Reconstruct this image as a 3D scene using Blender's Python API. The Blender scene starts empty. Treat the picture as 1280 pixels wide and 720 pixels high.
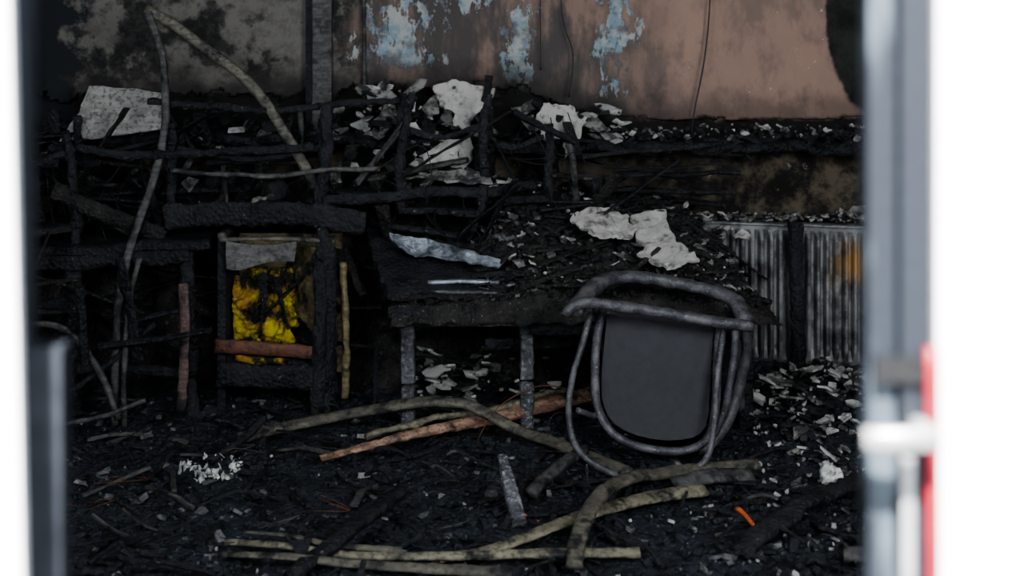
import bpy, bmesh, math, random
from mathutils import Vector, noise, Matrix, Euler
random.seed(7)
R = random.uniform
scene = bpy.context.scene
try: scene.view_settings.look = 'AgX - Medium High Contrast'
except Exception: pass

# ------------------------------------------------------------------ materials
class NT:
    def __init__(s, name):
        s.m = bpy.data.materials.new(name); s.m.use_nodes = True
        s.n = s.m.node_tree.nodes; s.l = s.m.node_tree.links
        s.b = s.n['Principled BSDF']
        tc = s.n.new('ShaderNodeTexCoord'); s.co = tc.outputs['Object']
    def noise(s, scale, detail=6, rough=0.6, off=None, stretch=None, dist=0):
        t = s.n.new('ShaderNodeTexNoise'); t.inputs['Scale'].default_value = scale
        t.inputs['Detail'].default_value = detail; t.inputs['Roughness'].default_value = rough
        t.inputs['Distortion'].default_value = dist
        mp = s.n.new('ShaderNodeMapping')
        if off: mp.inputs['Location'].default_value = off
        if stretch: mp.inputs['Scale'].default_value = stretch
        s.l.new(s.co, mp.inputs[0]); s.l.new(mp.outputs[0], t.inputs['Vector'])
        return t.outputs['Fac']
    def vor(s, scale, feature='F1', stretch=None):
        t = s.n.new('ShaderNodeTexVoronoi'); t.inputs['Scale'].default_value = scale; t.feature = feature
        if stretch:
            mp = s.n.new('ShaderNodeMapping'); mp.inputs['Scale'].default_value = stretch
            s.l.new(s.co, mp.inputs[0]); s.l.new(mp.outputs[0], t.inputs['Vector'])
        else: s.l.new(s.co, t.inputs['Vector'])
        return t.outputs['Distance']
    def ramp(s, fac, stops):
        r = s.n.new('ShaderNodeValToRGB'); e = r.color_ramp.elements
        while len(e) < len(stops): e.new(0.5)
        for i, (p, c) in enumerate(stops):
            e[i].position = p
            if not isinstance(c, (tuple, list)): c = (c, c, c)
            e[i].color = (c[0], c[1], c[2], 1)
        s.l.new(fac, r.inputs[0]); return r.outputs[0]
    def mix(s, fac, a, b):
        m = s.n.new('ShaderNodeMix'); m.data_type = 'RGBA'
        for sock, v in ((m.inputs[0], fac), (m.inputs[6], a), (m.inputs[7], b)):
            if isinstance(v, (int, float)): sock.default_value = v
            elif isinstance(v, tuple): sock.default_value = (v[0], v[1], v[2], 1)
            else: s.l.new(v, sock)
        return m.outputs[2]
    def math(s, op, a, b=0.0, c=None, clamp=False):
        m = s.n.new('ShaderNodeMath'); m.operation = op; m.use_clamp = clamp
        for i, v in enumerate((a, b) if c is None else (a, b, c)):
            if isinstance(v, (int, float)): m.inputs[i].default_value = v
            else: s.l.new(v, m.inputs[i])
        return m.outputs[0]
    def xyz(s):
        x = s.n.new('ShaderNodeSeparateXYZ'); s.l.new(s.co, x.inputs[0]); return x.outputs
    def ss(s, v, lo, hi):
        m = s.n.new('ShaderNodeMapRange'); m.interpolation_type = 'SMOOTHSTEP'
        m.inputs[1].default_value = lo; m.inputs[2].default_value = hi
        s.l.new(v, m.inputs[0]); return m.outputs[0]
    def blob(s, x, z, cx, cz, rx, rz):
        a = s.math('DIVIDE', s.math('SUBTRACT', x, cx), rx); b = s.math('DIVIDE', s.math('SUBTRACT', z, cz), rz)
        return s.math('SQRT', s.math('ADD', s.math('MULTIPLY', a, a), s.math('MULTIPLY', b, b)))
    def out(s, col, rough=0.7, bump=None, bs=0.5, bd=0.01, metal=0.0, spec=0.5):
        if isinstance(col, tuple): s.b.inputs['Base Color'].default_value = (*col, 1)
        else: s.l.new(col, s.b.inputs['Base Color'])
        if isinstance(rough, (int, float)): s.b.inputs['Roughness'].default_value = rough
        else: s.l.new(rough, s.b.inputs['Roughness'])
        s.b.inputs['Metallic'].default_value = metal
        s.b.inputs['Specular IOR Level'].default_value = spec
        if bump is not None:
            b = s.n.new('ShaderNodeBump'); b.inputs['Strength'].default_value = bs
            b.inputs['Distance'].default_value = bd
            s.l.new(bump, b.inputs['Height']); s.l.new(b.outputs[0], s.b.inputs['Normal'])
        return s.m

def char_mat(name, lo=(0.0035, 0.004, 0.0055), hi=(0.026, 0.027, 0.031), ash=0.63, ashc=(0.19, 0.19, 0.20), scale=1.0, spec=0.42):
    t = NT(name)
    n1 = t.noise(9*scale, 8, 0.65); n2 = t.noise(70*scale, 5, 0.7, off=(3, 1, 2)); v = t.vor(60*scale)
    base = t.ramp(n1, [(0.35, lo), (0.7, hi)])
    a = t.ramp(n2, [(ash, 0.0), (ash+0.05, 1.0)])
    n3 = t.noise(3*scale, 3, 0.5, off=(7, 7, 7))
    a2 = t.math('MULTIPLY', a, t.ss(n3, 0.42, 0.62))
    col = t.mix(a2, base, ashc)
    h = t.math('ADD', t.math('MULTIPLY', v, 0.8), n2)
    return t.out(col, t.ramp(n1, [(0.3, 0.42), (0.7, 0.8)]), h, 1.0, 0.01, 0, spec)

def wood_mat(name, c1, c2, char=0.55, sp=0.4):
    t = NT(name)
    g = t.noise(14, 6, 0.6, stretch=(1, 1, 5)); n = t.noise(11, 7, 0.7, off=(5, 2, 8)); n2 = t.noise(60, 4, 0.6)
    col = t.mix(t.ss(g, 0.35, 0.65), c1, c2)
    col = t.mix(t.math('MULTIPLY', t.ss(n2, .5, .62), .6), col, (0.03, 0.03, 0.03))
    col = t.mix(t.ss(n, char-0.08, char+0.07), col, (0.010, 0.010, 0.011))
    return t.out(col, 0.65, t.math('ADD', n, n2), 0.7, 0.006, spec=sp)

M = {}
M['char'] = char_mat('charred_wood')
M['char_warm'] = char_mat('charred_rubble', lo=(0.005, 0.005, 0.005), hi=(0.045, 0.040, 0.036), ash=0.60, ashc=(0.22, 0.21, 0.20), scale=1.3)
M['char_floor'] = char_mat('charred_floor_debris', lo=(0.0035, 0.005, 0.0075), hi=(0.023, 0.029, 0.038), ash=0.60, ashc=(0.15, 0.18, 0.21), spec=.5)
M['char_grey'] = char_mat('ashed_wood', lo=(0.02, 0.02, 0.022), hi=(0.17, 0.17, 0.18), ash=0.55, ashc=(0.35, 0.35, 0.36))
M['ash'] = char_mat('ash_chip', lo=(0.05, 0.05, 0.055), hi=(0.20, 0.20, 0.20), ash=0.6)
def plast(name, a, b, lo, hi):
    t = NT(name); return t.out(t.mix(t.ss(t.noise(16, 7, 0.7), lo, hi), a, b), 0.85, t.noise(40, 6, 0.7), 0.5, 0.006)
M['plaster'] = plast('plaster_chip', (0.42, 0.41, 0.38), (0.10, 0.095, 0.09), .45, .66)
M['plaster_dirty'] = plast('sooty_plaster', (0.25, 0.24, 0.22), (0.03, 0.03, 0.03), .40, .58)
M['slab'] = plast('plaster_slab_skin', (0.38, 0.36, 0.33), (0.13, 0.12, 0.11), .50, .64)
M['bent'] = wood_mat('scorched_bentwood', (0.15, 0.135, 0.10), (0.075, 0.068, 0.055), 0.57)
M['bent_light'] = wood_mat('pale_scorched_wood', (0.25, 0.225, 0.155), (0.13, 0.115, 0.08), 0.57)
M['bent_dark'] = wood_mat('sooty_bentwood', (0.10, 0.095, 0.09), (0.045, 0.043, 0.040), 0.56)
M['redwood'] = wood_mat('reddish_wood', (0.17, 0.062, 0.030), (0.10, 0.042, 0.024), 0.60)
M['pinkwood'] = wood_mat('split_pine', (0.42, 0.27, 0.19), (0.17, 0.085, 0.055), 0.57)
M['pink_dark'] = wood_mat('scorched_pine', (0.16, 0.10, 0.085), (0.08, 0.05, 0.042), 0.55)
t = NT('yellow_foam'); n = t.noise(12, 7, .7); n2 = t.noise(9, 6, .7, off=(4, 4, 4))
c = t.mix(t.ss(n, .42, .56), (0.40, 0.33, 0.035), (0.28, 0.15, 0.025)); c = t.mix(t.ss(n2, .44, .56), c, (0.014, 0.012, 0.010))
M['foam'] = t.out(c, .75, t.noise(40, 6, .7), .8, .01, spec=.2)
M['tan'] = wood_mat('tan_panel', (0.21, 0.165, 0.08), (0.12, 0.095, 0.05), 0.56)
M['cloth'] = wood_mat('scorched_cloth', (0.13, 0.12, 0.115), (0.08, 0.075, 0.072), 0.62)
M['board'] = wood_mat('plasterboard_sooted', (0.33, 0.32, 0.295), (0.23, 0.22, 0.20), 0.70)
M['white'] = wood_mat('melted_white_plastic', (0.65, 0.64, 0.58), (0.4, 0.4, 0.38), 0.65)
M['orange'] = wood_mat('orange_shard', (0.65, 0.16, 0.04), (0.5, 0.10, 0.03), 0.75)
def metal(name, c1, c2, rough, metallic):
    t = NT(name); n = t.noise(22, 7, 0.7); n2 = t.noise(150, 4, 0.6)
    return t.out(t.mix(t.ss(n, 0.35, 0.68), c1, c2), rough, n2, 0.35, 0.003, metallic)
t = NT('sooted_steel_tube'); n = t.noise(18, 7, .7); n2 = t.noise(130, 5, .7)
c = t.mix(t.ss(n, .38, .66), (0.038, 0.038, 0.044), (0.13, 0.127, 0.132)); c = t.mix(t.ss(n2, .57, .66), c, (0.24, 0.23, 0.23))
M['frame'] = t.out(c, .5, n2, .5, .004, .2)
M['silver'] = metal('bare_aluminium', (0.40, 0.43, 0.47), (0.05, 0.052, 0.056), 0.42, 0.4)
M['panel'] = metal('grey_seat_shell', (0.018, 0.018, 0.022), (0.026, 0.026, 0.031), 0.7, 0.0)
t = NT('radiator_enamel'); x = t.xyz()
n = t.noise(7, 7, 0.7)
c = t.mix(t.ss(n, 0.42, 0.62), (0.22, 0.22, 0.215), (0.040, 0.040, 0.042))
rust = t.math('MULTIPLY', t.ss(x[0], 1.24, 1.42), t.math('MULTIPLY', t.ss(x[2], 0.32, 0.44), t.ss(t.math('MULTIPLY', x[2], -1.0), -0.62, -0.5)))
c = t.mix(t.math('MULTIPLY', rust, t.ss(t.noise(9, 4, 0.6, off=(2, 2, 2)), 0.35, 0.6)), c, (0.40, 0.21, 0.04))
M['rad'] = t.out(c, 0.5, t.noise(90, 4, 0.6), 0.3, 0.003, 0.1)

# back wall: sooted paint layers, charred dado
t = NT('smoke_stained_wall'); x = t.xyz(); X, Z = x[0], x[2]
big = t.noise(1.6, 5, 0.55, off=(4, 0, 1)); mid = t.noise(6, 8, 0.65, off=(1, 5, 3)); fine = t.noise(24, 8, 0.7)
nX = t.math('MULTIPLY', X, -1)
pink = t.mix(t.ss(big, 0.3, 0.7), (0.31, 0.205, 0.160), (0.22, 0.155, 0.128))
pink = t.mix(t.math('MULTIPLY', t.ss(t.noise(5, 9, .72, off=(6, 6, 6), stretch=(1.3, 1, .7)), .45, .62), .55), pink, (0.13, 0.10, 0.088))
cen = t.mix(t.ss(t.noise(3.2, 8, .68, off=(8, 1, 1), stretch=(1.8, 1, .6)), .38, .54), pink, (0.080, 0.070, 0.065))
cen = t.mix(.25, cen, (0.06, 0.055, 0.052))
cm = t.math('ADD', X, t.math('MULTIPLY', t.math('SUBTRACT', mid, .5), .5))
leftc = t.mix(t.ss(t.noise(4.5, 8, .62, off=(2, 9, 9)), 0.48, 0.56), (0.150, 0.138, 0.122), (0.022, 0.021, 0.020))
leftc = t.mix(t.math('MULTIPLY', t.ss(fine, .45, .6), .45), leftc, (0.07, 0.064, 0.058))
col = t.mix(t.ss(cm, .25, .80), cen, pink)
col = t.mix(t.ss(cm, -.72, -.55), leftc, col)
vn = t.noise(16, 8, .72, stretch=(1.2, 1, .6), off=(9, 0, 4))
d1 = t.blob(X, Z, -.46, 1.39, .16, .17); d2 = t.blob(X, Z, .03, 1.36, .08, .20); d3 = t.blob(X, Z, .43, 1.42, .07, .24); d4 = t.blob(X, Z, -.2, 1.60, .20, .08)
dm = t.math('MINIMUM', t.math('MINIMUM', d1, d2), t.math('MINIMUM', d3, d4))
pv = t.math('ADD', dm, t.math('MULTIPLY', t.math('SUBTRACT', vn, .5), 6.0))
blue = t.mix(t.ss(fine, 0.42, 0.58), (0.19, 0.26, 0.30), (0.34, 0.34, 0.32))
blue = t.mix(t.ss(mid, .5, .62), blue, (0.12, 0.125, 0.13))
col = t.mix(t.ss(pv, 0.72, 0.80), blue, col)
col = t.mix(t.math('MULTIPLY', t.ss(fine, 0.66, 0.68), t.ss(X, 0.6, 1.0)), col, (0.50, 0.48, 0.45))
T = t.math('ADD', 1.055, t.math('MULTIPLY', t.ss(nX, -.45, .05), .13))
T = t.math('ADD', T, t.math('MULTIPLY', t.ss(nX, .6, .9), -.03))
ed = t.math('SUBTRACT', Z, T)
en = t.math('ADD', ed, t.math('MULTIPLY', t.math('SUBTRACT', mid, .5), .32))
col = t.mix(t.math('MULTIPLY', t.ss(t.math('MULTIPLY', en, -1), -.17, .0), t.math('ADD', .5, t.math('MULTIPLY', t.ss(nX, -.9, -.3), .45))), col, (0.032, 0.028, 0.026))
d = t.math('ADD', t.blob(X, Z, 1.50, 1.52, .20, .44), t.math('MULTIPLY', t.math('SUBTRACT', mid, .5), .25))
scal = t.mix(t.ss(mid, .4, .6), (0.012, 0.013, 0.012), (0.03, 0.032, 0.028))
col = t.mix(t.ss(d, 0.95, 1.03), scal, col)
low = t.mix(t.ss(t.noise(7, 8, .7, off=(3, 3, 0)), 0.43, 0.62), (0.012, 0.011, 0.010), (0.105, 0.086, 0.060))
low = t.mix(t.ss(fine, 0.60, 0.68), low, (0.20, 0.18, 0.15))
low = t.mix(t.ss(Z, .88, .98), low, (0.012, 0.011, 0.010))
e2 = t.math('ADD', ed, t.math('MULTIPLY', t.math('SUBTRACT', t.noise(12, 6, .7), .5), .10))
col = t.mix(t.ss(e2, -.012, .012), low, col)
fl = t.math('ADD', X, t.math('MULTIPLY', t.math('SUBTRACT', mid, 0.5), 1.2))
col = t.mix(t.ss(fl, -1.85, -1.73), (0.018, 0.021, 0.024), col)
M['wall'] = t.out(col, 0.85, t.math('ADD', t.math('MULTIPLY', t.ss(pv, .6, .9), .6), t.math('MULTIPLY', fine, 0.5)), 0.6, 0.01, 0, 0.2)

M['soot'] = char_mat('soot_black', hi=(0.014, 0.014, 0.016), ash=0.75)
M['ext'] = (lambda t: t.out(t.mix(t.noise(60, 4, 0.5), (0.82, 0.82, 0.84), (0.88, 0.88, 0.89)), 0.9, t.noise(120, 3, 0.5), 0.2, 0.003))(NT('white_render'))
t = NT('weathered_door_paint'); x = t.xyz()
n = t.noise(8, 5, 0.6, stretch=(3, 1, 0.5))
M['jamb'] = t.out(t.mix(t.ss(n, 0.50, 0.64), (0.010, 0.0135, 0.019), (0.070, 0.090, 0.11)), 0.5, t.noise(60, 4, 0.6), 0.3, 0.003)
M['jamb_dark'] = metal('dark_frame_paint', (0.010, 0.013, 0.018), (0.022, 0.027, 0.034), 0.6, 0.0)
M['red'] = metal('red_seal', (0.26, 0.008, 0.018), (0.18, 0.008, 0.018), 0.5, 0.0)
M['steel'] = metal('worn_steel', (0.50, 0.50, 0.50), (0.35, 0.35, 0.35), 0.4, 0.5)
M['black'] = metal('black_iron', (0.008, 0.008, 0.009), (0.02, 0.02, 0.02), 0.5, 0.2)

# ------------------------------------------------------------------ geometry helpers
def obj(name, verts, faces, mat, smooth=False, parent=None, fmats=None):
    me = bpy.data.meshes.new(name); me.from_pydata([tuple(v) for v in verts], [], faces); 
    mats = mat if isinstance(mat, list) else [mat]
    for m in mats: me.materials.append(M[m])
    if fmats: me.polygons.foreach_set('material_index', fmats)
    me.update()
    if smooth: me.polygons.foreach_set('use_smooth', [True]*len(me.polygons))
    o = bpy.data.objects.new(name, me); scene.collection.objects.link(o)
    if parent: o.parent = parent
    return o
def empty(name):
    o = bpy.data.objects.new(name, None); scene.collection.objects.link(o); o.empty_display_size = 0.1; return o
BOXF = [(0,3,2,1),(4,5,6,7),(0,1,5,4),(1,2,6,5),(2,3,7,6),(3,0,4,7)]
def boxv(x0, x1, y0, y1, z0, z1):
    return [(x0,y0,z0),(x1,y0,z0),(x1,y1,z0),(x0,y1,z0),(x0,y0,z1),(x1,y0,z1),(x1,y1,z1),(x0,y1,z1)]
def boxes(name, lst, mat, parent=None):
    V, F = [], []
    for b in lst:
        o = len(V); V += boxv(*b); F += [tuple(i+o for i in f) for f in BOXF]
    return obj(name, V, F, mat, parent=parent)
def catmull(P, step=0.02):
    P = [Vector(p) for p in P]
    if len(P) == 2:
        n = max(2, int((P[1]-P[0]).length/step)); return [P[0].lerp(P[1], i/n) for i in range(n+1)]
    Q = [2*P[0]-P[1]] + P + [2*P[-1]-P[-2]]; out = []
    for i in range(1, len(Q)-2):
        p0, p1, p2, p3 = Q[i-1:i+3]; n = max(2, int((p2-p1).length/step))
        for j in range(n):
            t = j/n
            out.append(0.5*((2*p1)+(p2-p0)*t+(2*p0-5*p1+4*p2-p3)*t*t+(3*p1-p0-3*p2+p3)*t**3))
    out.append(P[-1]); return out
def sweep_data(P, w, t, up=(0,0,1), rough=0.0, seg=12, sq=4.0, step=0.02, taper=None, nf=30, twist=0, wob=0.0):
    pts = catmull(P, step); V, F = [], []; n = len(pts); up = Vector(up)
    sd = R(0, 50)
    if wob:
        pts = [p+Vector((noise.noise(p*5+Vector((sd, 0, 0))), noise.noise(p*5+Vector((0, sd, 0))), noise.noise(p*5+Vector((0, 0, sd)))))*wob for p in pts]
    for i, p in enumerate(pts):
        d = (pts[min(i+1, n-1)]-pts[max(i-1, 0)]).normalized()
        s = d.cross(up)
        if s.length < 1e-3: s = d.cross(Vector((0, 1, 0.1)))
        s.normalize(); u = s.cross(d).normalized()
        f = i/(n-1); k = 1.0 if not taper else taper[0]+(taper[1]-taper[0])*f
        for j in range(seg):
            ca, sa = math.cos(2*math.pi*(j+0.5)/seg), math.sin(2*math.pi*(j+0.5)/seg)
            r = (abs(ca)**sq+abs(sa)**sq)**(-1/sq)
            q = s*(ca*r*w/2*k)+u*(sa*r*t/2*k)
            if twist: q = Matrix.Rotation(twist*f, 3, d) @ q
            if rough:
                q = q*(1+rough*(noise.noise((p+q)*nf+Vector((sd, 0, 0)))*1.3+0.6*noise.noise((p+q)*nf*2.7)))
            V.append(p+q)
    for i in range(n-1):
        for j in range(seg):
            F.append((i*seg+j, i*seg+(j+1)%seg, (i+1)*seg+(j+1)%seg, (i+1)*seg+j))
    F.append(tuple(range(seg))[::-1]); F.append(tuple(range((n-1)*seg, n*seg)))
    return V, F
def sweep(name, P, w, t, mat, parent=None, smooth=True, **k):
    V, F = sweep_data(P, w, t, **k); return obj(name, V, F, mat, smooth, parent)
def merge(name, datas, mat, parent=None, smooth=True, mats_idx=None):
    V, F, I = [], [], []
    for n, (v, f) in enumerate(datas):
        o = len(V); V += v; F += [tuple(i+o for i in q) for q in f]
        I += [mats_idx[n] if mats_idx else 0]*len(f)
    return obj(name, V, F, mat, smooth, parent, I if mats_idx else None)
def beam(a, b, w=0.035, t=0.035, rough=0.25, **k):
    return sweep_data([a, b], w, t, rough=rough, seg=8, **k)
def shard_data(c, size, thick=0.008, rot=None, n=None, asp=1.0):
    n = n or random.randint(4, 8)
    rot = rot or Euler((R(-0.6, 0.6), R(-0.6, 0.6), R(0, 6.28)))
    m = rot.to_matrix(); c = Vector(c); top, bot = [], []
    for i in range(n):
        a = 2*math.pi*(i+R(-0.35, 0.35))/n; r = size*R(0.4, 1.15)
        v = Vector((r*math.cos(a)*asp, r*math.sin(a), R(-0.15, 0.15)*size))
        top.append(c+m@(v+Vector((0, 0, thick/2)))); bot.append(c+m@(v*0.94-Vector((0, 0, thick/2))))
    V = top+bot; F = [tuple(range(n)), tuple(range(2*n-1, n-1, -1))]+[(i, i+n, (i+1) % n+n, (i+1) % n) for i in range(n)]
    return V, F
def poly_slab(name, pts, th, mat, parent=None, bump=0.006):
    bm = bmesh.new(); vs = [bm.verts.new(p) for p in pts]; bm.faces.new(vs)
    bmesh.ops.triangulate(bm, faces=bm.faces[:]); bmesh.ops.subdivide_edges(bm, edges=bm.edges[:], cuts=6, use_grid_fill=True)
    for v in bm.verts: v.co += Vector((noise.noise(v.co*25)+.6*noise.noise(v.co*60), noise.noise(v.co*25+Vector((5,5,5))), noise.noise(v.co*18+Vector((9,0,0)))+.6*noise.noise(v.co*60)))*bump
    me = bpy.data.meshes.new(name); bm.to_mesh(me); bm.free(); me.materials.append(M[mat])
    o = bpy.data.objects.new(name, me); scene.collection.objects.link(o)
    s = o.modifiers.new('solid', 'SOLIDIFY'); s.thickness = th
    if parent: o.parent = parent
    return o
def grid(name, x0, x1, y0, y1, step, fn, mat, smooth=False, parent=None):
    nx, ny = int((x1-x0)/step)+1, int((y1-y0)/step)+1
    V = [fn(x0+i*step, y0+j*step) for j in range(ny) for i in range(nx)]
    F = [(j*nx+i, j*nx+i+1, (j+1)*nx+i+1, (j+1)*nx+i) for j in range(ny-1) for i in range(nx-1)]
    return obj(name, V, F, mat, smooth, parent)
def sst(a, b, x):
    t = max(0, min(1, (x-a)/(b-a))); return t*t*(3-2*t)
def nz(x, y, z=0): return noise.noise(Vector((x, y, z)))

# ------------------------------------------------------------------ room shell
XL, XR, YB, ZC = -2.7, 2.3, 6.0, 2.6
boxes('floor', [(XL, XR, 1.3, YB+0.1, -0.15, -0.035)], 'soot')
boxes('ceiling', [(XL-0.1, XR+0.1, 1.38, YB+0.1, ZC, ZC+0.1)], 'soot')
boxes('wall_back', [(XL, XR, YB, YB+0.12, -0.05, ZC)], 'wall')
boxes('wall_left', [(XL-0.1, XL, 1.38, YB, -0.1, ZC)], 'soot')
boxes('wall_right', [(XR, XR+0.1, 1.38, YB, -0.1, ZC)], 'soot')
DL, DR = -0.455, 0.384
y0, y1 = 1.30, 1.38
WL, WR = (-2.3, -0.95), (0.85, 2.0); ZA, ZB = 1.35, 2.4  # unseen window openings, invented so more light reaches the interior
boxes('wall_front', [
    (XL-0.5, WL[0], y0, y1, -0.1, 2.8), (WL[0], WL[1], y0, y1, -0.1, ZA), (WL[0], WL[1], y0, y1, ZB, 2.8), (WL[1], DL-.035, y0, y1, -0.1, 2.8),
    (DL-.035, DR, y0, y1, 2.15, 2.8), (DR, WR[0], y0, y1, -0.1, 2.8), (WR[0], WR[1], y0, y1, -0.1, ZA), (WR[0], WR[1], y0, y1, ZB, 2.8), (WR[1], XR+0.5, y0, y1, -0.1, 2.8)], 'ext')
for i, (a, b) in enumerate((WL, WR)):
    boxes('window_%d' % (i+1), [(a, a+0.05, 1.31, 1.37, ZA, ZB), (b-0.05, b, 1.31, 1.37, ZA, ZB), (a, b, 1.31, 1.37, ZA, ZA+.05), (a, b, 1.31, 1.37, ZB-.05, ZB)], 'jamb_dark')  # frames for the two invented openings, out of view
boxes('ground', [(-6, 6, -5, 1.3, -0.2, -0.04)], 'ash')
df = empty('door_1')
# left casing: white, slightly out of plumb, splayed reveal ; dark plate on the lower part
def casing(za, zb, xa, xb):
    return [(DL-.036, y0-.002, za), (xa, y0-.002, za), (xa-.022, y1, za), (DL-.036, y1, za), (DL-.036, y0-.002, zb), (xb, y0-.002, zb), (xb-.022, y1, zb), (DL-.036, y1, zb)]
obj('casing_left', casing(-.04, 2.15, -.418, -.468), BOXF, 'ext', parent=df)
boxes('kick_plate_left', [(-.470, -.430, 1.372, 1.40, -.03, 1.18)], 'jamb_dark', df)
boxes('jamb_left', [(-.485, -.462, 1.372, 1.40, 1.18, 2.15)], 'jamb_dark', df)
boxes('jamb_right', [(0.322, 0.345, 1.30, 1.33, -0.03, 2.15), (0.350, DR-0.006, 1.295, 1.33, -0.03, 2.15), (0.345, 0.350, 1.315, 1.33, -0.03, 2.15)], 'jamb', df)
boxes('head', [(DL, DR, 1.30, 1.36, 2.1, 2.15)], 'jamb_dark', df)
sweep('red_seal', [(0.376, 1.288, 0.3), (0.377, 1.288, 0.9), (0.376, 1.288, 1.2)], 0.010, 0.012, 'red', df)
sweep('lever_handle', [(0.372, 1.26, 1.128), (0.34, 1.255, 1.127), (0.308, 1.26, 1.126)], 0.014, 0.02, 'steel', df)
sweep('handle_spindle', [(0.365, 1.30, 1.128), (0.365, 1.255, 1.128)], 0.016, 0.016, 'steel', df)
boxes('lock_case', [(0.325, 0.378, 1.288, 1.296, 1.168, 1.19)], 'black', df)
boxes('strike_plate', [(0.350, 0.360, 1.289, 1.296, 0.98, 1.10)], 'steel', df)

# upper plaster skin with broken lower edge (real relief)
def edge_z(x):
    b = 1.055+.13*sst(.45, -.05, x)-.03*sst(-.6, -.9, x)
    a = .3+.7*sst(.6, .2, x)
    return b+a*(0.04*nz(x*3, 2)+0.045*nz(x*11, 5)+0.02*nz(x*40, 8))
st = 0.012; V, F, idx = [], [], {}
def vid(i, j):
    if (i, j) not in idx:
        x = XL+0.02+i*st; z = 0.95+j*st
        e = edge_z(x)
        curl = 0.05*max(0, 1-(z-e)/0.07)**2*max(0, nz(x*5, 3)+0.25) if z >= e-0.03 else 0
        idx[(i, j)] = len(V)
        V.append((x+0.006*nz(x*50, z*50), 5.982-curl-0.004*nz(x*6, z*6), z+0.008*nz(x*60, z*60, 4)))
    return idx[(i, j)]
for i in range(int((XR-XL-0.04)/st)):
    for j in range(int(1.62/st)):
        x = XL+0.02+i*st; z = 0.95+j*st
        if z < edge_z(x): continue
        F.append((vid(i, j), vid(i, j+1), vid(i+1, j+1), vid(i+1, j)))
pl = obj('peeling_plaster', V, F, 'wall', True)
s = pl.modifiers.new('s', 'SOLIDIFY'); s.thickness = 0.012; s.offset = 1
boxes('trim_1', [(-0.85, -0.825, 5.93, 5.965, 1.0, ZC)], 'char')
boxes('trim_2', [(-0.825, -0.745, 5.945, 5.965, 1.0, ZC)], 'bent_dark')
sweep('trim_3', [(-0.61, 5.955, 1.1), (-0.615, 5.955, 2.55)], 0.022, 0.015, 'bent_dark', rough=0.2)

dat = []
dat.append(sweep_data([(-2.6, 5.84, 0.98), (-1.2, 5.84, 0.99), (0.4, 5.84, 0.955), (1.2, 5.85, 0.965), (2.2, 5.85, 0.96)], 0.17, 0.045, rough=0.35, seg=16, step=0.015, nf=14, wob=.03))
for q in range(26):
    x = R(0.35, 1.9); dat.append(beam((x, R(5.78, 5.86), R(0.93, 1.0)), (x+R(0.05, 0.35), R(5.78, 5.88), R(0.90, 1.02)), R(0.02, 0.05), R(0.01, 0.03), 0.5, wob=.03))
for q in range(300):
    x = R(-2, 1.9); dat.append(shard_data((x, R(5.77, 5.91), R(.96, 1.01)), R(.01, .035), .012))
merge('charred_ledge', dat, 'char', smooth=False)

# ------------------------------------------------------------------ floor debris
def fh(x, y):
    h = 0.018*nz(x*2.2, y*2.2)+0.016*nz(x*8, y*8, 1)+0.010*abs(nz(x*23, y*23, 2))+0.007*nz(x*60, y*60, 3)
    h += 0.10*sst(5.2, 5.95, y)*(0.6+nz(x*4, y*4, 7))
    h += 0.05*sst(0.85, 1.2, x)*sst(4.7, 5.3, y)
    return h-0.008
grid('charred_floor_debris', XL, XR, 3.2, 5.99, 0.0105, lambda x, y: (x+0.004*nz(x*70, y*70, 9), y, fh(x, y)), 'char_floor')
grid('charred_floor_debris', XL, XR, 1.4, 3.22, 0.04, lambda x, y: (x, y, fh(x, y)), 'char_floor')
def chunk(c, s, flat=0.5):
    c = Vector(c); m = Euler((R(-.5, .5), R(-.5, .5), R(0, 6.3))).to_matrix()
    a = s*R(0.5, 1.6); b = s*R(0.3, 0.9); h = s*flat*R(0.4, 1)
    V = [c+m@Vector((sx*a*R(.6, 1), sy*b*R(.6, 1), sz*h*R(.6, 1))) for sx, sy, sz in ((-1,-1,-1),(1,-1,-1),(1,1,-1),(-1,1,-1),(-1,-1,1),(1,-1,1),(1,1,1),(-1,1,1))]
    return V, BOXF
D, I = [], []
for q in range(12000):
    x, y = R(-2.3, 1.7), R(3.5, 5.95)
    s = 0.004+0.020*random.random()**3
    if y > 5.9: s = min(s, .008)
    D.append(chunk((x, y, fh(x, y)+s*0.3), s)); r = random.random(); I.append(0 if r < 0.88 else (1 if r < 0.968 else 2))
merge('charcoal_fragments', D, ['char_floor', 'ash', 'plaster_dirty'], smooth=False, mats_idx=I)
D, I = [], []
for q in range(320):
    x, y = R(-2.0, 1.5), R(3.7, 5.7); a = R(0, 6.3); L = R(0.05, 0.28); z = fh(x, y)+0.015
    x2, y2 = x+L*math.cos(a), y+L*math.sin(a)
    if y2 > 5.9: continue
    D.append(sweep_data([(x, y, z), ((x+x2)/2, (y+y2)/2, z+R(0, .03)), (x2, y2, fh(x2, y2)+R(0.01, 0.06))], R(.005, .026), R(.004, .014), rough=0.4, seg=6, step=0.03))
    I.append(0 if random.random() < 0.88 else 1)
merge('charred_splinters', D, ['char', 'bent_dark'], smooth=False, mats_idx=I)

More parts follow.
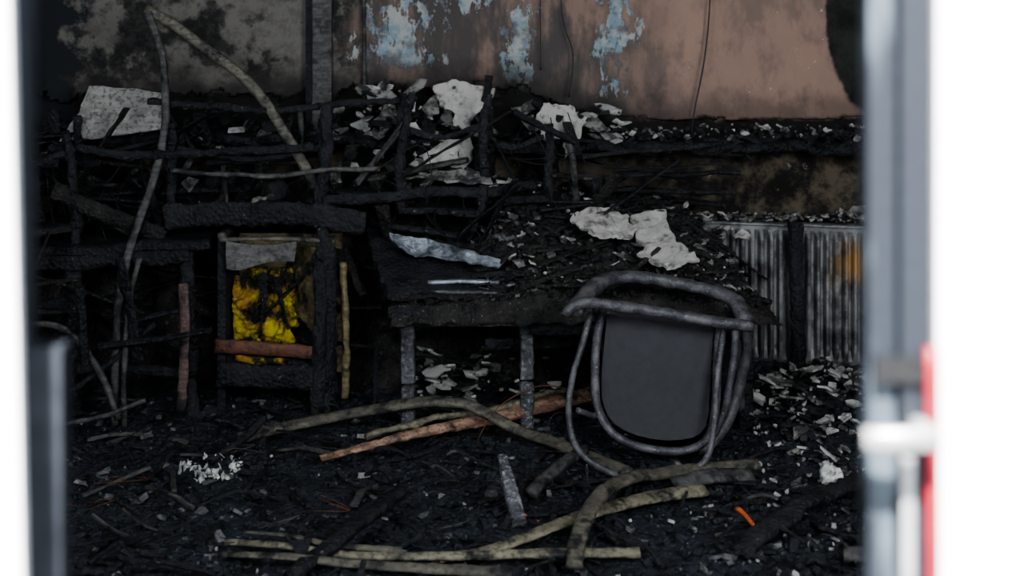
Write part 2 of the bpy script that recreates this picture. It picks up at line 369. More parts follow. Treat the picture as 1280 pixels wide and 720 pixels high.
D, I = [], []
def rub(n, xr, yr, zr, sr, th=0.008, p=0.6, tl=.5):
    for q in range(n):
        x, y = R(*xr), R(*yr); z = R(*zr)+fh(x, min(y, 5.95))
        if nz(x*7, y*7, 3) < -.18: continue
        D.append(shard_data((x, y, z), sr[0]+(sr[1]-sr[0])*random.random()**2, th, Euler((R(-tl, tl), R(-tl, tl), R(0, 6.28))), asp=R(0.6, 1.7)))
        r = random.random(); I.append(0 if r < p else (1 if r < p+.35 else 2))
rub(520, (0.85, 1.55), (4.95, 5.7), (0.01, 0.06), (0.005, 0.034), p=.40)
rub(24, (0.9, 1.5), (5.0, 5.55), (0.05, 0.07), (0.03, 0.06), p=.5, tl=.35)
rub(180, (0.78, 1.3), (4.4, 5.0), (0.01, 0.03), (0.005, 0.026), p=.3)
rub(30, (0.95, 1.35), (4.4, 4.8), (0.02, 0.04), (0.02, 0.06), p=.2)
rub(110, (0.5, 1.1), (3.8, 4.4), (0.01, 0.02), (0.004, 0.02), p=.12)
rub(170, (-0.40, -0.08), (5.42, 5.85), (0.02, 0.17), (0.008, 0.045), p=.45)
rub(70, (-0.1, 0.35), (5.35, 5.85), (0.01, 0.12), (0.01, 0.04), p=.4)
rub(160, (-2.1, 1.3), (3.8, 5.4), (0.01, 0.015), (0.004, 0.014), p=.3)
merge('plaster_rubble', D, ['plaster', 'plaster_dirty', 'char'], smooth=False, mats_idx=I)

# ------------------------------------------------------------------ collapsed cladding heap along wall
def hh(x, y):
    top = 0.80+0.12*nz(x*2.5, 4)+0.08*nz(x*7, y*8)+0.05*nz(x*20, y*20)
    top *= sst(0.62, 0.25, x) if x > 0.25 else 1
    return top*sst(5.60, 5.80, y+0.06*nz(x*6, 1)+.02*nz(x*22, 4))
grid('collapsed_charred_cladding', -2.65, 0.7, 5.5, 5.96, 0.010, lambda x, y: (x+0.012*nz(x*30, y*30), min(5.95, y+0.035*nz(x*12, y*9, hh(x, y)*12)), hh(x, y)), 'char_warm')
D, I = [], []
for q in range(170):
    x = R(-2.4, 0.4); y = R(5.45, 5.8); z = R(0.2, 1.0); a = random.choice((R(-.25, .25), R(-.9, .9), R(1.0, 2.1))); L = R(0.08, 0.55)
    x2, z2 = x+L*math.cos(a), min(1.12, max(.05, z+L*math.sin(a)*.8))
    D.append(sweep_data([(x, y, z), (x2, min(5.84, y+R(-.15, .15)), z2)], R(.010, .07), R(.008, .025), rough=.3, seg=8, wob=.012)); r = random.random(); I.append(0 if r < .7 else (1 if r < .82 else 2))
merge('charred_slats', D, ['char', 'bent_dark', 'char_warm'], smooth=False, mats_idx=I)

D, I = [], []
def rub2(n, xr, yr, zr, sr, p=0.7, th=0.007, tilt=(0.2, 1.2)):
    for q in range(n):
        D.append(shard_data((R(*xr), R(*yr), R(*zr)), sr[0]+(sr[1]-sr[0])*random.random()**1.8, th, Euler((R(*tilt), R(-.6, .6), R(-.8, .8)), 'XYZ'), asp=R(.6, 2.0))); r = random.random(); I.append(0 if r < p else (1 if r < p+.35 else 2))
rub2(150, (-0.62, -0.08), (5.76, 5.90), (0.98, 1.20), (0.006, 0.05), p=.34)
rub2(40, (-0.42, -0.10), (5.66, 5.82), (0.86, 1.02), (0.010, 0.06), p=.4)
rub2(60, (0.05, 0.50), (5.76, 5.90), (0.98, 1.12), (0.006, 0.05), p=.3)
rub2(160, (0.4, 1.5), (5.80, 5.91), (0.985, 1.04), (0.004, 0.020), p=.2)
rub2(26, (-0.42, -0.0), (5.55, 5.7), (0.80, 0.87), (0.015, 0.06), p=.5, tilt=(-.1, .3))
rub2(60, (0.3, 0.95), (5.7, 5.88), (0.6, 0.68), (0.006, 0.03), p=.3)
rub2(80, (-1.9, -0.65), (5.74, 5.90), (0.95, 1.13), (0.01, 0.06), p=.08)
rub2(40, (-1.9, -0.5), (5.5, 5.7), (0.70, 0.95), (0.01, 0.05), p=.05)
merge('broken_plaster', D, ['plaster', 'plaster_dirty', 'char'], smooth=False, mats_idx=I)
poly_slab('plaster_sheet', [(-.31, 5.78, 1.20), (-.24, 5.80, 1.225), (-.16, 5.79, 1.20), (-.07, 5.78, 1.185), (-.09, 5.74, 1.12), (-.15, 5.72, 1.09), (-.17, 5.70, 1.02), (-.24, 5.71, 1.05), (-.23, 5.74, 1.10), (-.30, 5.76, 1.13)], .01, 'slab', bump=.014)
poly_slab('plaster_sheet', [(.095, 5.74, 1.07), (.13, 5.76, 1.13), (.24, 5.77, 1.12), (.29, 5.75, 1.06), (.25, 5.70, .98), (.215, 5.68, .925), (.20, 5.70, 1.0), (.12, 5.71, 1.0)], .01, 'slab', bump=.014)
poly_slab('plaster_sheet', [(-.26, 5.70, .985), (-.17, 5.71, 1.0), (-.15, 5.67, .93), (-.19, 5.65, .88), (-.25, 5.66, .90), (-.34, 5.66, .895), (-.36, 5.68, .93)], .01, 'slab', bump=.012)
poly_slab('plaster_sheet', [(-.36, 5.50, .865), (-.22, 5.54, .885), (-.10, 5.54, .88), (-.07, 5.46, .85), (-.20, 5.44, .85)], .01, 'plaster_dirty', bump=.01)
poly_slab('fallen_plasterboard', [(-1.79, 5.70, .985), (-1.72, 5.74, 1.10), (-1.69, 5.76, 1.20), (-1.52, 5.78, 1.19), (-1.38, 5.76, 1.165), (-1.355, 5.70, 1.04), (-1.55, 5.67, 1.01)], 0.01, 'board')

# ------------------------------------------------------------------ tipped armchair (foreground)
ch = empty('tipped_armchair')
sweep('arm_hoop', [(.265, 4.86, .482), (.232, 4.81, .38), (.201, 4.77, .294), (.185, 4.69, .187), (.215, 4.64, .085), (.321, 4.62, .020), (.43, 4.615, .010), (.530, 4.62, .016), (.619, 4.63, .055), (.655, 4.68, .145), (.68, 4.77, .294), (.712, 4.84, .44)], .022, .022, 'frame', ch, sq=2, rough=.06, seg=14, step=.012)
sweep('seat_hoop', [(.305, 4.90, .482), (.284, 4.86, .38), (.278, 4.82, .272), (.285, 4.79, .187), (.325, 4.765, .115), (.40, 4.76, .070), (.509, 4.755, .050), (.60, 4.76, .058), (.655, 4.78, .095), (.678, 4.80, .173), (.692, 4.85, .32), (.707, 4.89, .45)], .030, .026, 'frame', ch, sq=2.4, rough=.06, seg=14, step=.012)
sp = [(.325, 4.90, .472), (.310, 4.86, .36), (.300, 4.82, .25), (.308, 4.80, .18), (.345, 4.785, .125), (.42, 4.78, .090), (.51, 4.775, .076), (.60, 4.78, .083), (.645, 4.79, .118), (.662, 4.82, .20), (.675, 4.86, .32), (.690, 4.90, .455)]
poly_slab('seat_shell', [Vector(p)+Vector((0, 0.012, 0)) for p in catmull(sp, .05)], 0.014, 'panel', ch, bump=0.001)
sweep('front_rail', [(.175, 4.70, .515), (.20, 4.70, .540), (.25, 4.72, .548), (.34, 4.74, .533), (.52, 4.76, .503), (.68, 4.77, .473), (.765, 4.78, .462), (.79, 4.79, .455)], .05, .034, 'frame', ch, sq=3, rough=.16, seg=14, step=.012)
sweep('back_rail', [(.200, 4.71, .52), (.30, 4.92, .575), (.42, 5.0, .580), (.60, 5.0, .553), (.74, 4.94, .525), (.785, 4.80, .47)], .06, .04, 'frame', ch, sq=3, rough=.16, seg=14, step=.012)
sweep('side_tube', [(.785, 4.80, .465), (.79, 4.85, .36), (.770, 4.87, .24), (.738, 4.86, .14), (.68, 4.84, .06), (.62, 4.83, .03)], .036, .036, 'frame', ch, sq=2.2, rough=.08, seg=14, step=.012)
sweep('side_tube_inner', [(.745, 4.80, .468), (.742, 4.80, .36), (.722, 4.80, .24), (.705, 4.80, .16), (.672, 4.80, .09)], .030, .026, 'frame', ch, sq=2.2, rough=.07, seg=14, step=.012)
sweep('rear_leg', [(.285, 4.88, .50), (.33, 5.05, .30), (.36, 5.15, .04)], .028, .028, 'frame', ch, sq=2.2)
sweep('rear_leg_2', [(.74, 4.95, .50), (.80, 5.1, .30), (.83, 5.2, .05)], .028, .028, 'frame', ch, sq=2.2)
sweep('stretcher', [(.215, 4.70, .20), (.27, 4.78, .16), (.288, 4.79, .17)], .02, .02, 'frame', ch, sq=2.2)

# ------------------------------------------------------------------ low charred table with heap
tb = empty('charred_table')
sweep('table_top', [(-.44, 5.50, .430), (.0, 5.50, .432), (.5, 5.5, .425), (.90, 5.50, .415)], .76, .045, 'char', tb, sq=12, seg=40, rough=.02, nf=14, smooth=False)
for i, (x, y, m) in enumerate(((-.375, 5.14, 'char_grey'), (.05, 5.20, 'char_grey'), (.84, 5.20, 'char'), (-.38, 5.84, 'char'), (.86, 5.84, 'char'), (-.11, 5.7, 'char'))):
    sweep('leg_%d' % (i+1), [(x, y, .42), (x+.005, y, .2), (x+.003, y, 0.0)], .05, .05, m, tb, rough=.2, seg=12, smooth=False)
sweep('apron_front', [(-.37, 5.13, .388), (.06, 5.14, .392)], .02, .022, 'char_grey', tb, rough=.3)
sweep('apron_front_2', [(.06, 5.14, .375), (.86, 5.14, .365)], .02, .06, 'char', tb, rough=.3)
sweep('lower_rail', [(-.11, 5.3, .28), (.86, 5.35, .30)], .03, .05, 'char', tb, rough=.3, wob=.03)
def th(x, y):
    e = sst(-.38, .05, x)*(.25+.75*sst(5.10, 5.38, y))*(.25+.75*sst(.88, .58, x))
    h = .452+e*(.10+.20*sst(5.3, 5.68, y)+.06*nz(x*5, y*5)+.05*nz(x*15, y*15)+.04*nz(x*40, y*40))+.008*nz(x*50, y*50)
    edge = sst(5.095, 5.13, y+.012*nz(x*14, 2))*sst(.95, .84, x+.04*nz(y*9, 3))
    return .408+(h-.408)*edge - .02*(1-edge)*(.5+nz(x*18, y*5))
grid('charred_debris_pile', -.43, .96, 5.08, 5.84, .009, lambda x, y: (x+.01*nz(x*40, y*40, 3), y+.01*nz(x*40, y*40, 8), th(x, y)), 'char_warm')
D, I = [], []
for q in range(2800):
    x, y = R(-.4, .9), R(5.13, 5.78)
    if x < 0 and random.random() < .6: continue
    s = .004+.024*random.random()**2; D.append(chunk((x, y, th(x, y)+s*.3), s)); r = random.random(); I.append(0 if r < .5 else (2 if r < .90 else (1 if r < .97 else 3)))
for q in range(100):
    x, y = R(-.3, .8), R(5.14, 5.75); a = R(-.7, .7); L = R(.06, .3); x2, y2 = x+L*math.cos(a), min(5.8, max(5.14, y+L*math.sin(a)))
    D.append(sweep_data([(x, y, th(x, y)+.02), (x2, y2, th(x2, y2)+R(0.01, .06))], R(.008, .04), R(.006, .02), rough=.4, seg=8, wob=.01)); I.append(random.choice((0, 2)))
merge('charcoal_on_table', D, ['char', 'ash', 'char_warm', 'plaster_dirty'], smooth=False, mats_idx=I)
poly_slab('tilted_burnt_board', [(-.57, 5.58, .645), (-.3, 5.55, .60), (-.06, 5.50, .560), (.0, 5.3, .50), (-.02, 5.16, .475), (-.25, 5.15, .470), (-.45, 5.13, .472), (-.50, 5.3, .55)], .025, 'char', bump=.010)
poly_slab('aluminium_angle', [(-.46, 5.38, .672), (-.38, 5.40, .655), (-.25, 5.40, .632), (-.12, 5.36, .595), (-.03, 5.34, .572), (-.05, 5.31, .552), (-.16, 5.32, .570), (-.28, 5.33, .590), (-.36, 5.34, .592), (-.42, 5.34, .625)], .006, 'silver', bump=.008)
sweep('aluminium_strip', [(-.305, 5.22, .520), (-.18, 5.22, .524), (-.045, 5.21, .522)], .03, .014, 'silver', sq=5, rough=.12)
sweep('aluminium_strip', [(-.33, 5.16, .50), (-.05, 5.15, .496)], .03, .01, 'char_grey', sq=5, rough=.2)
def on(x, y, z): return (x, y, max(z, th(x, y)+.025))
poly_slab('plaster_slab', [on(*p) for p in [(.225, 5.44, .70), (.24, 5.47, .725), (.30, 5.50, .745), (.345, 5.50, .74), (.372, 5.51, .745), (.45, 5.48, .72), (.44, 5.45, .695), (.47, 5.40, .68), (.429, 5.34, .65), (.39, 5.34, .655), (.36, 5.35, .65), (.285, 5.35, .67)]], .012, 'slab', bump=.012)
poly_slab('plaster_slab', [on(*p) for p in [(.45, 5.50, .71), (.52, 5.52, .73), (.589, 5.50, .716), (.59, 5.43, .68), (.606, 5.36, .655), (.605, 5.31, .64), (.676, 5.20, .60), (.63, 5.19, .595), (.60, 5.17, .58), (.557, 5.18, .57), (.52, 5.24, .575), (.465, 5.28, .61), (.50, 5.33, .63), (.465, 5.37, .645)]], .012, 'slab', bump=.012)
D, I = [], []
for q in range(260):
    x, y = R(-.1, .9), R(5.2, 5.76); D.append(shard_data((x, y, th(x, y)+.02), .004+.026*random.random()**2, .006)); I.append(random.choice((0, 1, 1)))
merge('plaster_crumbs', D, ['plaster', 'plaster_dirty'], smooth=False, mats_idx=I)

# ------------------------------------------------------------------ upturned charred chairs
def upchair(cx, cy, z0, w, d, lh, rz=0, lean=0.0, hang=0.3, mat='char', lt=.032, tw=0, pitch=0):
    p = empty('charred_chair'); ms = Matrix.Translation((cx, cy, z0)) @ Matrix.Rotation(rz, 4, 'Z') @ Matrix.Rotation(lean, 4, 'Y') @ Matrix.Rotation(pitch, 4, 'X')
    T = lambda x, y, z: ms @ Vector((x, y, z))
    sweep('seat', [T(-w/2, 0, 0), T(w/2, 0, 0)], d, .03, mat, p, sq=8, seg=24, rough=.08, smooth=False, wob=.01)
    k = 0
    for sx in (-1, 1):
        for sy in (-1, 1):
            k += 1
            sweep('leg_%d' % k, [T(sx*w*.45, sy*d*.43, 0), T(sx*w*.46+R(-.015, .015), sy*d*.44, lh*.5), T(sx*w*.47+R(-.03, .03), sy*d*.45, lh*R(.75, 1.05))], lt, lt, mat, p, rough=.32, nf=34, seg=10, sq=3, twist=tw, smooth=False, step=.01, wob=.015, taper=(1, .75))
        sweep('side_stretcher', [T(sx*w*.46, -d*.43, lh*.35), T(sx*w*.46, d*.43, lh*.28)], .018, .022, mat, p, rough=.35, wob=.01)
    sweep('front_stretcher', [T(-w*.45, -d*.43, lh*.58), T(0, -d*.43, lh*.53), T(w*.45, -d*.43, lh*.62)], .016, .024, mat, p, rough=.42, wob=.02)
    if hang:
        for sx in (-1, 1):
            sweep('back_post', [T(sx*w*.45, -d*.47, 0), T(sx*w*.44, -d*.55, -hang)], .03, .03, mat, p, rough=.3, wob=.01)
        sweep('back_rail', [T(-w*.45, -d*.55, -hang*.85), T(w*.45, -d*.55, -hang*.8)], .02, .05, mat, p, rough=.3, wob=.01)
    return p
upchair(-1.03, 5.60, .735, .60, .32, .40, 0.10, .04, .0, lt=.036)
upchair(-.28, 5.60, .74, .34, .28, .54, 0.12, .05, .0, tw=5, lt=.038)
upchair(.03, 5.66, .78, .30, .22, .38, -.15, -.05, 0, tw=5, lt=.038)
upchair(-1.86, 5.48, .68, .46, .36, .46, .2, -.09, .33, pitch=.08, lt=.040)
tb2 = empty('charred_table')
sweep('table_top', [(-2.4, 5.56, .64), (-1.7, 5.56, .615), (-1.15, 5.56, .65)], .50, .04, 'char', tb2, sq=12, seg=28, rough=.04, nf=14, smooth=False, wob=.02)
for i, (x, y) in enumerate(((-2.3, 5.36), (-1.62, 5.36), (-1.2, 5.36), (-2.3, 5.76), (-1.2, 5.76))):
    sweep('leg_%d' % (i+1), [(x, y, .64), (x+R(-.02, .02), y, .3), (x, y, .0)], .05, .045, 'char', tb2, rough=.28, smooth=False, wob=.015)
sweep('apron', [(-2.3, 5.33, .60), (-1.7, 5.33, .575), (-1.2, 5.33, .60)], .02, .06, 'char', tb2, rough=.35, wob=.015)
sweep('lower_rail', [(-2.3, 5.36, .2), (-1.2, 5.36, .16)], .02, .04, 'char', tb2, rough=.3, wob=.02)
sweep('charred_post', [(-.713, 5.32, 0.0), (-.712, 5.36, .5), (-.71, 5.5, 1.14)], .045, .045, 'char', rough=.28, smooth=False, wob=.015)
sweep('charred_rail', [(-1.40, 5.50, 1.145), (-.9, 5.52, 1.13), (-.44, 5.56, 1.150)], .022, .026, 'char', rough=.4, wob=.02)
sweep('charred_rail', [(-1.28, 5.40, .905), (-.9, 5.40, .890), (-.50, 5.45, .905)], .018, .018, 'bent_dark', rough=.4, wob=.015)
sweep('charred_rail', [(-.71, 5.38, .79), (-.3, 5.45, .82), (.1, 5.6, .82)], .03, .04, 'char', rough=.3, wob=.02)
sweep('charred_rail', [(-1.75, 5.40, .985), (-1.3, 5.42, .97), (-.75, 5.45, 1.0)], .024, .032, 'char', rough=.35, wob=.02)
sweep('charred_plank', [(-1.30, 5.37, .735), (-.9, 5.37, .755), (-.55, 5.38, .72)], .022, .085, 'char', rough=.3, wob=.015, sq=6, seg=16)
sweep('charred_plank', [(-1.7, 5.33, .84), (-1.45, 5.36, .72), (-1.30, 5.38, .66)], .02, .06, 'char_warm', rough=.25, wob=.01, sq=6)
sweep('charred_plank', [(-2.0, 5.36, .70), (-1.98, 5.40, 1.1), (-1.97, 5.45, 1.4)], .05, .03, 'char', rough=.25, wob=.02)
sweep('split_pine_board', [(-1.22, 5.30, .02), (-1.205, 5.30, .25), (-1.21, 5.30, .50)], .036, .015, 'pink_dark', rough=.2, up=(0, 1, 0))
sweep('charred_plank', [(-1.75, 5.2, .03), (-1.5, 5.22, .2), (-1.3, 5.25, .36)], .05, .02, 'char', rough=.3, wob=.01)
sweep('charred_plank', [(-2.05, 5.22, .1), (-1.9, 5.26, .55), (-1.85, 5.28, .9)], .06, .03, 'char', rough=.3, wob=.01)
D, I = [], []
for q in range(34):
    x = R(-2.0, -.5); y = R(5.12, 5.40); z = R(0.0, .6); a = random.choice((R(0, .5), R(1.2, 1.9), R(2.6, 3.1))); L = R(.1, .5)
    if -1.3 < x < -.6: continue
    D.append(sweep_data([(x, y, z), (x+L*math.cos(a), y+R(-.1, .08), max(0, z+L*math.sin(a)*.8))], R(.014, .05), R(.008, .03), rough=.3, seg=8, wob=.01)); I.append(random.choice((0, 0, 0, 1)))
merge('fallen_charred_sticks', D, ['char', 'char_warm'], smooth=False, mats_idx=I)

sweep('bentwood_strip', [(-1.400, 5.50, 1.51), (-1.30, 5.51, 1.455), (-1.178, 5.52, 1.36), (-1.06, 5.52, 1.275), (-.961, 5.52, 1.1745), (-.837, 5.50, .9885), (-.745, 5.48, .835)], .04, .030, 'bent', up=(0, 1, 0), rough=.1)
sweep('bentwood_strip', [(-1.385, 5.47, 1.50), (-1.335, 5.48, 1.35), (-1.32, 5.48, 1.2), (-1.315, 5.45, 1.05), (-1.345, 5.40, .87), (-1.40, 5.30, .65), (-1.43, 5.25, .46), (-1.44, 5.23, .2), (-1.44, 5.23, 0.0)], .03, .022, 'bent_dark', up=(0, 1, 0), rough=.12)
sweep('bentwood_strip', [(-1.36, 5.26, .60), (-1.385, 5.22, .46), (-1.40, 5.2, .2), (-1.40, 5.2, 0.0)], .02, .018, 'bent_dark', up=(0, 1, 0), rough=.12)
sweep('bent_hoop', [(-1.85, 5.20, .33), (-1.72, 5.22, .37), (-1.60, 5.22, .335), (-1.48, 5.18, .20), (-1.40, 5.12, .05)], .02, .022, 'bent_dark', rough=.1)
sweep('bent_hoop', [(-1.80, 5.0, .03), (-1.6, 5.0, .06), (-1.42, 5.03, .09), (-1.30, 5.08, .12)], .016, .016, 'bent_dark', rough=.1, wob=.02)

# ------------------------------------------------------------------ burnt armchair with yellow foam
ac = empty('burnt_box_armchair')
boxes('side_left', [(-1.10, -1.07, 5.38, 5.62, .0, .655)], 'char', ac)
sweep('post_front_right', [(-.690, 5.37, 0), (-.688, 5.37, .35), (-.69, 5.38, .66)], .065, .05, 'char', ac, rough=.25, smooth=False)
sweep('outer_strip', [(-.630, 5.42, .05), (-.628, 5.42, .3), (-.638, 5.43, .56)], .022, .03, 'tan', ac, rough=.3, wob=.01)
boxes('back_panel', [(-1.06, -.66, 5.60, 5.62, .1, .64)], 'tan', ac)
poly_slab('side_right_panel', [(-.735, 5.37, .30), (-.735, 5.37, .62), (-.84, 5.54, .60), (-.86, 5.54, .38)], .012, 'tan', ac, bump=.012)
sweep('top_rail_front', [(-1.09, 5.375, .650), (-.9, 5.375, .655), (-.66, 5.375, .645)], .03, .016, 'bent', ac, rough=.25)
sweep('top_rail_back', [(-1.09, 5.60, .675), (-.66, 5.60, .67)], .03, .03, 'char', ac, rough=.2)
sweep('top_rail_left', [(-1.085, 5.38, .66), (-1.085, 5.6, .665)], .03, .03, 'bent_dark', ac, rough=.15)
sweep('bottom_rail', [(-1.10, 5.34, .262), (-.90, 5.34, .25), (-.735, 5.345, .236)], .025, .05, 'redwood', ac, rough=.2)
sweep('lower_board', [(-1.09, 5.33, .16), (-.70, 5.33, .145)], .025, .09, 'char', ac, rough=.2)
boxes('seat_base', [(-1.065, -.72, 5.38, 5.60, .18, .215)], 'char', ac)
bm = bmesh.new(); bmesh.ops.create_icosphere(bm, subdivisions=6, radius=1)
for v in bm.verts:
    p = v.co.copy(); k = 1+.40*noise.noise(p*1.6)+.34*noise.noise(p*4)+.20*noise.noise(p*9)+.06*noise.noise(p*25)
    v.co = Vector((-.94+.135*max(-.9, min(1.15, p.x*k)), 5.51+.06*p.y*k, .36+.155*max(-.8, min(1.05, p.z*k))))
me = bpy.data.meshes.new('foam'); bm.to_mesh(me); bm.free(); me.materials.append(M['foam']); me.polygons.foreach_set('use_smooth', [True]*len(me.polygons))
o = bpy.data.objects.new('foam_padding', me); scene.collection.objects.link(o); o.parent = ac
sweep('foam_remnant', [(-1.02, 5.325, .222), (-.93, 5.32, .212), (-.84, 5.325, .205)], .02, .025, 'foam', ac, rough=.5)
D = [sweep_data([(x, 5.40+R(-.01, .01), .52), (x+R(-.03, .03), 5.43, .42), (x+R(-.04, .04), 5.43, R(.27, .36))], R(.012, .035), .008, rough=1.0, seg=8, wob=.03) for x in (-.96, -.92, -.88)]
merge('burnt_webbing', D, 'char', ac, smooth=False)
def drape(x, z):
    u = (x+1.06)/.27
    hem = .05*nz(x*6, 3)*(.645-z)/.1+.04*u*(.645-z)/.1
    return (x+.01*nz(z*9, x*9), 5.35+.02*math.sin(u*7+z*6)*(.66-z)*4+.008*nz(x*20, z*20), z-.04*u*(1-u)+.03*(u-.5)**2+hem)
grid('scorched_fabric', -1.06, -.80, .54, .645, .008, drape, 'cloth', True, ac)

# ------------------------------------------------------------------ radiator
def radiator(name, x0, x1, ya, yb, za, zb):
    p = empty(name); H = .56; n = int((x1-x0)/.003)
    V, F = [], []
    rows = [0, .02, .035, .06, .5, .525, .54, .56]
    for j, hz in enumerate(rows):
        for i in range(n+1):
            f = i/n; x = x0+(x1-x0)*f
            fl = max(-1, min(1, 2.6*math.sin(x*2*math.pi/.037)-.9))
            dep = .018*fl*(1 if 3 <= j <= 4 else (.5 if j in (2, 5) else 0))
            ro = .012 if j in (0, 7) else 0
            V.append((x, ya+(yb-ya)*f-dep+ro, za+(zb-za)*f+hz))
    for j in range(len(rows)-1):
        for i in range(n): F.append((j*(n+1)+i, j*(n+1)+i+1, (j+1)*(n+1)+i+1, (j+1)*(n+1)+i))
    o = obj('front_panel', V, F, 'rad', False, p); s = o.modifiers.new('s', 'SOLIDIFY'); s.thickness = .004; s.offset = 1
    boxes('rear_panel', [(x0, x1, max(ya, yb)+.05, max(ya, yb)+.06, max(za, zb), za+H)], 'rad', p)
    sweep('top_grille', [(x0, ya+.035, za+H), (x1, yb+.035, zb+H)], .08, .012, 'rad', p, sq=8)
    sweep('end_cap', [(x0, ya+.03, za+.02), (x0, ya+.03, za+H)], .012, .08, 'rad', p, sq=8, up=(0, 1, 0))
    sweep('end_cap_2', [(x1, yb+.03, zb+.02), (x1, yb+.03, zb+H)], .012, .08, 'rad', p, sq=8, up=(0, 1, 0))
    return p
radiator('radiator', .69, 1.12, 5.88, 5.80, .085, .08)
radiator('radiator', 1.17, 1.85, 5.80, 5.76, .08, .06)
sweep('charred_post', [(1.135, 5.70, 0), (1.13, 5.70, .35), (1.125, 5.72, .665)], .055, .05, 'char', rough=.2, smooth=False)
D, I = [], []
for q in range(260):
    x = R(.70, 1.5); y = R(5.82, 5.95)-.05*(x-.7); z = .655+R(0, .02); D.append(shard_data((x, y, z), .004+.026*random.random()**2, .006)); I.append(random.choice((0, 1, 1, 2)))
merge('ash_on_radiator', D, ['plaster', 'plaster_dirty', 'char'], smooth=False, mats_idx=I)
D = [shard_data((R(1.33, 1.55), R(5.83, 5.9), R(.67, .71)), R(.015, .045), .008, Euler((R(.3, .8), R(-.3, .3), 0))) for q in range(12)]
merge('plaster_flakes', D, 'plaster_dirty', smooth=False)

# ------------------------------------------------------------------ strips & planks on the floor
sweep('bentwood_strip', [(-.95, 5.0, .02), (-.80, 5.08, .035), (-.684, 5.12, .05), (-.50, 5.08, .095), (-.319, 5.06, .130), (-.20, 5.05, .130), (-.1425, 5.05, .118), (.028, 5.0, .045), (.12, 4.93, .035), (.214, 4.82, .03), (.30, 4.70, .03), (.37, 4.60, .03)], .042, .022, 'bent', rough=.1, up=(0, -.6, 1))
sweep('split_pine_board', [(-.63, 4.74, .03), (-.33, 4.95, .05), (-.058, 5.13, .055), (.14, 5.26, .07), (.31, 5.36, .08)], .065, .03, 'pinkwood', rough=.25, up=(0, -.8, 1), sq=6, taper=(.35, 1))
sweep('charred_plank', [(-.50, 4.90, .06), (-.33, 5.0, .075), (-.058, 5.17, .08), (.2, 5.36, .09)], .03, .02, 'bent_light', rough=.5, wob=.02)
sweep('bentwood_strip', [(.165, 3.84, .02), (.18, 3.95, .05), (.225, 4.12, .08), (.29, 4.27, .09), (.375, 4.40, .08), (.45, 4.50, .055), (.54, 4.58, .04), (.66, 4.64, .03), (.80, 4.68, .03)], .048, .02, 'bent', rough=.12, up=(0, -.5, 1))
sweep('bentwood_strip', [(.50, 4.45, .04), (.62, 4.50, .05), (.76, 4.56, .03)], .06, .02, 'bent_dark', rough=.15, up=(0, -.5, 1))
sweep('bentwood_strip', [(-.20, 3.90, .02), (-.05, 3.97, .02), (.186, 4.17, .035), (.40, 4.32, .04), (.593, 4.43, .03)], .05, .018, 'bent_light', rough=.12, up=(0, -.5, 1), taper=(.6, 1))
sweep('bentwood_strip', [(-.80, 4.02, .02), (-.62, 3.95, .035), (-.45, 3.90, .03), (-.2, 3.89, .03), (.08, 3.91, .03), (.35, 3.94, .02)], .032, .016, 'bent_light', rough=.16, up=(0, -.5, 1), taper=(.6, 1))
sweep('bentwood_strip', [(-.76, 4.07, .03), (-.62, 4.0, .045), (-.48, 3.94, .04), (-.3, 3.93, .03)], .022, .014, 'bent', rough=.16, up=(0, -.5, 1), taper=(.4, 1))
sweep('bentwood_strip', [(-.80, 3.93, .02), (-.60, 3.86, .04), (-.40, 3.83, .03), (.0, 3.80, .02)], .036, .016, 'bent', rough=.16, up=(0, -.5, 1), taper=(.5, 1))
sweep('charred_plank', [(-.58, 3.78, .02), (-.45, 4.0, .06), (-.33, 4.30, .07)], .05, .03, 'char', rough=.3)
sweep('charcoal_stick', [(.022, 4.20, .01), (.0, 4.28, .06), (-.030, 4.42, .135)], .044, .034, 'char_grey', rough=.26, smooth=False, taper=(1.1, .7))
sweep('charred_plank', [(.055, 4.40, .03), (.14, 4.55, .055), (.235, 4.70, .075)], .04, .028, 'bent_dark', rough=.2)
sweep('charred_plank', [(.62, 3.95, .02), (.85, 4.2, .06), (1.1, 4.5, .04)], .07, .03, 'char', rough=.3, wob=.01)
sweep('charred_plank', [(.9, 3.9, .03), (1.05, 3.86, .04), (1.25, 3.8, .03)], .07, .03, 'bent_dark', rough=.3)
sweep('charred_plank', [(-1.0, 4.75, .02), (-.9, 4.90, .06), (-.86, 4.98, .10)], .03, .02, 'char', rough=.3)
sweep('orange_splinter', [(.655, 4.18, .06), (.675, 4.10, .055), (.70, 4.03, .03)], .016, .01, 'orange', rough=.2, taper=(1, .5))
D = [shard_data((.06+R(-.02, .02), 4.2+R(-.04, .04), .03), R(.003, .005), .004) for q in range(2)]
merge('orange_chips', D, 'orange', smooth=False)
bm = bmesh.new(); bmesh.ops.create_icosphere(bm, subdivisions=4, radius=1)
for v in bm.verts:
    p = v.co.copy(); k = 1+.4*noise.noise(p*1.7+Vector((4, 4, 4)))+.15*noise.noise(p*5); v.co = Vector((1.0+.035*p.x*k, 4.52+.025*p.y*k, .045+.038*p.z*k))
me = bpy.data.meshes.new('lump'); bm.to_mesh(me); bm.free(); me.materials.append(M['white']); me.polygons.foreach_set('use_smooth', [True]*len(me.polygons))
o = bpy.data.objects.new('melted_plastic_lump', me); scene.collection.objects.link(o)
D = []
for q in range(70):
    a = R(0, 6.3); r = .085*math.sqrt(random.random()); D.append(shard_data((-.945+r*math.cos(a)*1.2, 4.54+r*math.sin(a), .035+R(0, .02)+.03*(r > .055)), R(.004, .017), .002, Euler((R(-1.4, 1.4), R(-1.4, 1.4), R(0, 6))), asp=R(.4, 1.6)))
merge('crumpled_foil', D, 'white', smooth=False)
def wire(P, r=.004, m='black'): return sweep('burnt_wire', P, r, r, m, seg=6, sq=2)
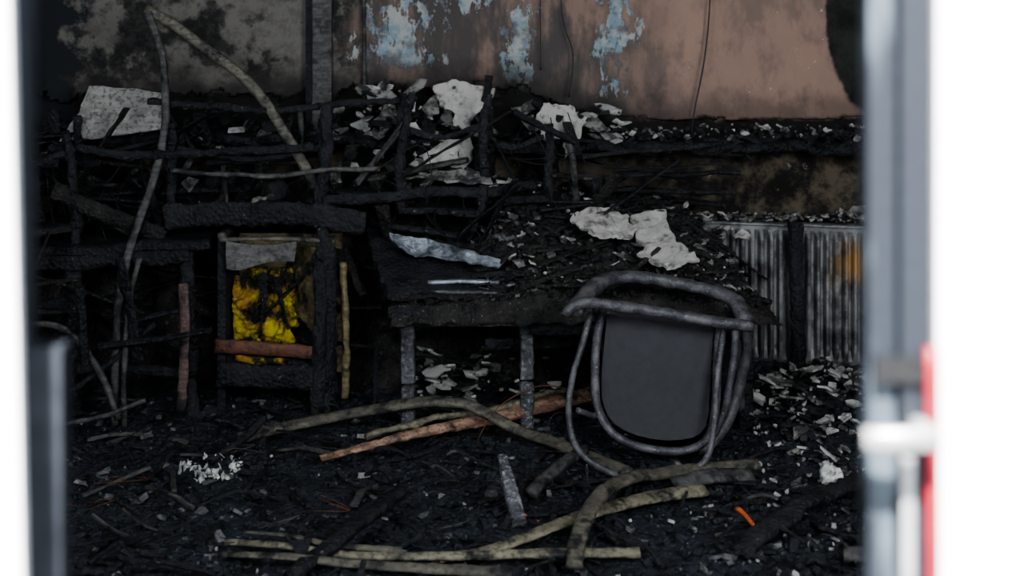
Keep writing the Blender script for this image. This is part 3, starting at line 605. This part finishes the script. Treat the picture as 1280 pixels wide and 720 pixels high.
wire([(.817, 5.93, 1.9), (.815, 5.93, 1.55), (.79, 5.92, 1.3), (.74, 5.9, 1.05), (.735, 5.84, .93)], .007)
wire([(.20, 5.94, 1.9), (.205, 5.94, 1.5), (.25, 5.93, 1.33), (.235, 5.92, 1.15)], .006)
wire([(.115, 5.955, 1.75), (.118, 5.95, 1.26)], .005)
wire([(-.12, 4.98, .02), (-.05, 4.98, .13), (.08, 5.03, .19), (.2, 5.07, .17), (.3, 5.1, .1)], .004, 'redwood')
wire([(-.52, 5.4, .9), (-.35, 5.40, 1.0), (-.3, 5.38, .9), (-.32, 5.38, .75), (-.25, 5.42, .66)], .004)
D, I = [], []
for q in range(26):
    x, y = R(-1.8, 1.0), R(4.0, 5.3); P = [(x, y, fh(x, y)+.01)]
    for k in range(4):
        x += R(-.12, .12); y += R(-.1, .1); P.append((x, y, fh(x, y)+R(.01, .06)))
    D.append(sweep_data(P, .0028, .0028, seg=6, sq=2)); I.append(random.choice([0, 0, 1, 1, 2]))
merge('burnt_wires', D, ['black', 'bent_dark', 'redwood'], mats_idx=I)
D = []
for q in range(26):
    x = R(-1.8, .4); z = R(.8, 1.12); D.append(sweep_data([(x, 5.55, z), (x+R(-.1, .1), 5.45, z-R(.05, .2)), (x+R(-.15, .15), 5.45, z-R(.1, .35))], .004, .004, seg=6, sq=2))
merge('hanging_burnt_wires', D, 'char')

# ------------------------------------------------------------------ light
w = bpy.data.worlds.new('overcast_sky'); scene.world = w; w.use_nodes = True
w.node_tree.nodes['Background'].inputs[0].default_value = (.80, .88, 1, 1); w.node_tree.nodes['Background'].inputs[1].default_value = 2.5
def area(name, loc, rot, sx, sy, e, col):
    l = bpy.data.lights.new(name, 'AREA'); l.shape = 'RECTANGLE'; l.size = sx; l.size_y = sy; l.energy = e; l.color = col
    o = bpy.data.objects.new(name, l); scene.collection.objects.link(o); o.location = loc; o.rotation_euler = rot
area('window_daylight_a', (-1.62, 1.42, 1.87), (math.radians(86), 0, 0), 1.2, .95, 52, (.84, .92, 1))  # added fill lamp in the left invented opening, brightens the room
area('window_daylight_b', (1.42, 1.42, 1.87), (math.radians(86), 0, 0), 1.1, .95, 92, (.90, .95, 1))  # same added fill for the right invented opening
area('skylight_lamp', (-.2, 4.2, 2.56), (math.radians(12), 0, 0), 1.6, .8, 14, (.85, .93, 1))  # added top fill below the closed ceiling; there is no skylight
l = bpy.data.lights.new('sun', 'SUN'); l.energy = 45; l.angle = math.radians(3); l.color = (1, .98, .96)
o = bpy.data.objects.new('sun', l); scene.collection.objects.link(o); o.rotation_euler = (math.radians(35), 0, math.radians(-8))

# ------------------------------------------------------------------ camera
c = bpy.data.cameras.new('camera'); c.sensor_width = 36; c.lens = 50.625; c.shift_y = -345/1280
c.dof.use_dof = True; c.dof.focus_distance = 4.95; c.dof.aperture_fstop = 2.5; c.clip_start = .05
o = bpy.data.objects.new('camera', c); scene.collection.objects.link(o); o.location = (0, 0, 1.5); o.rotation_euler = (math.radians(90), 0, 0)
scene.camera = o
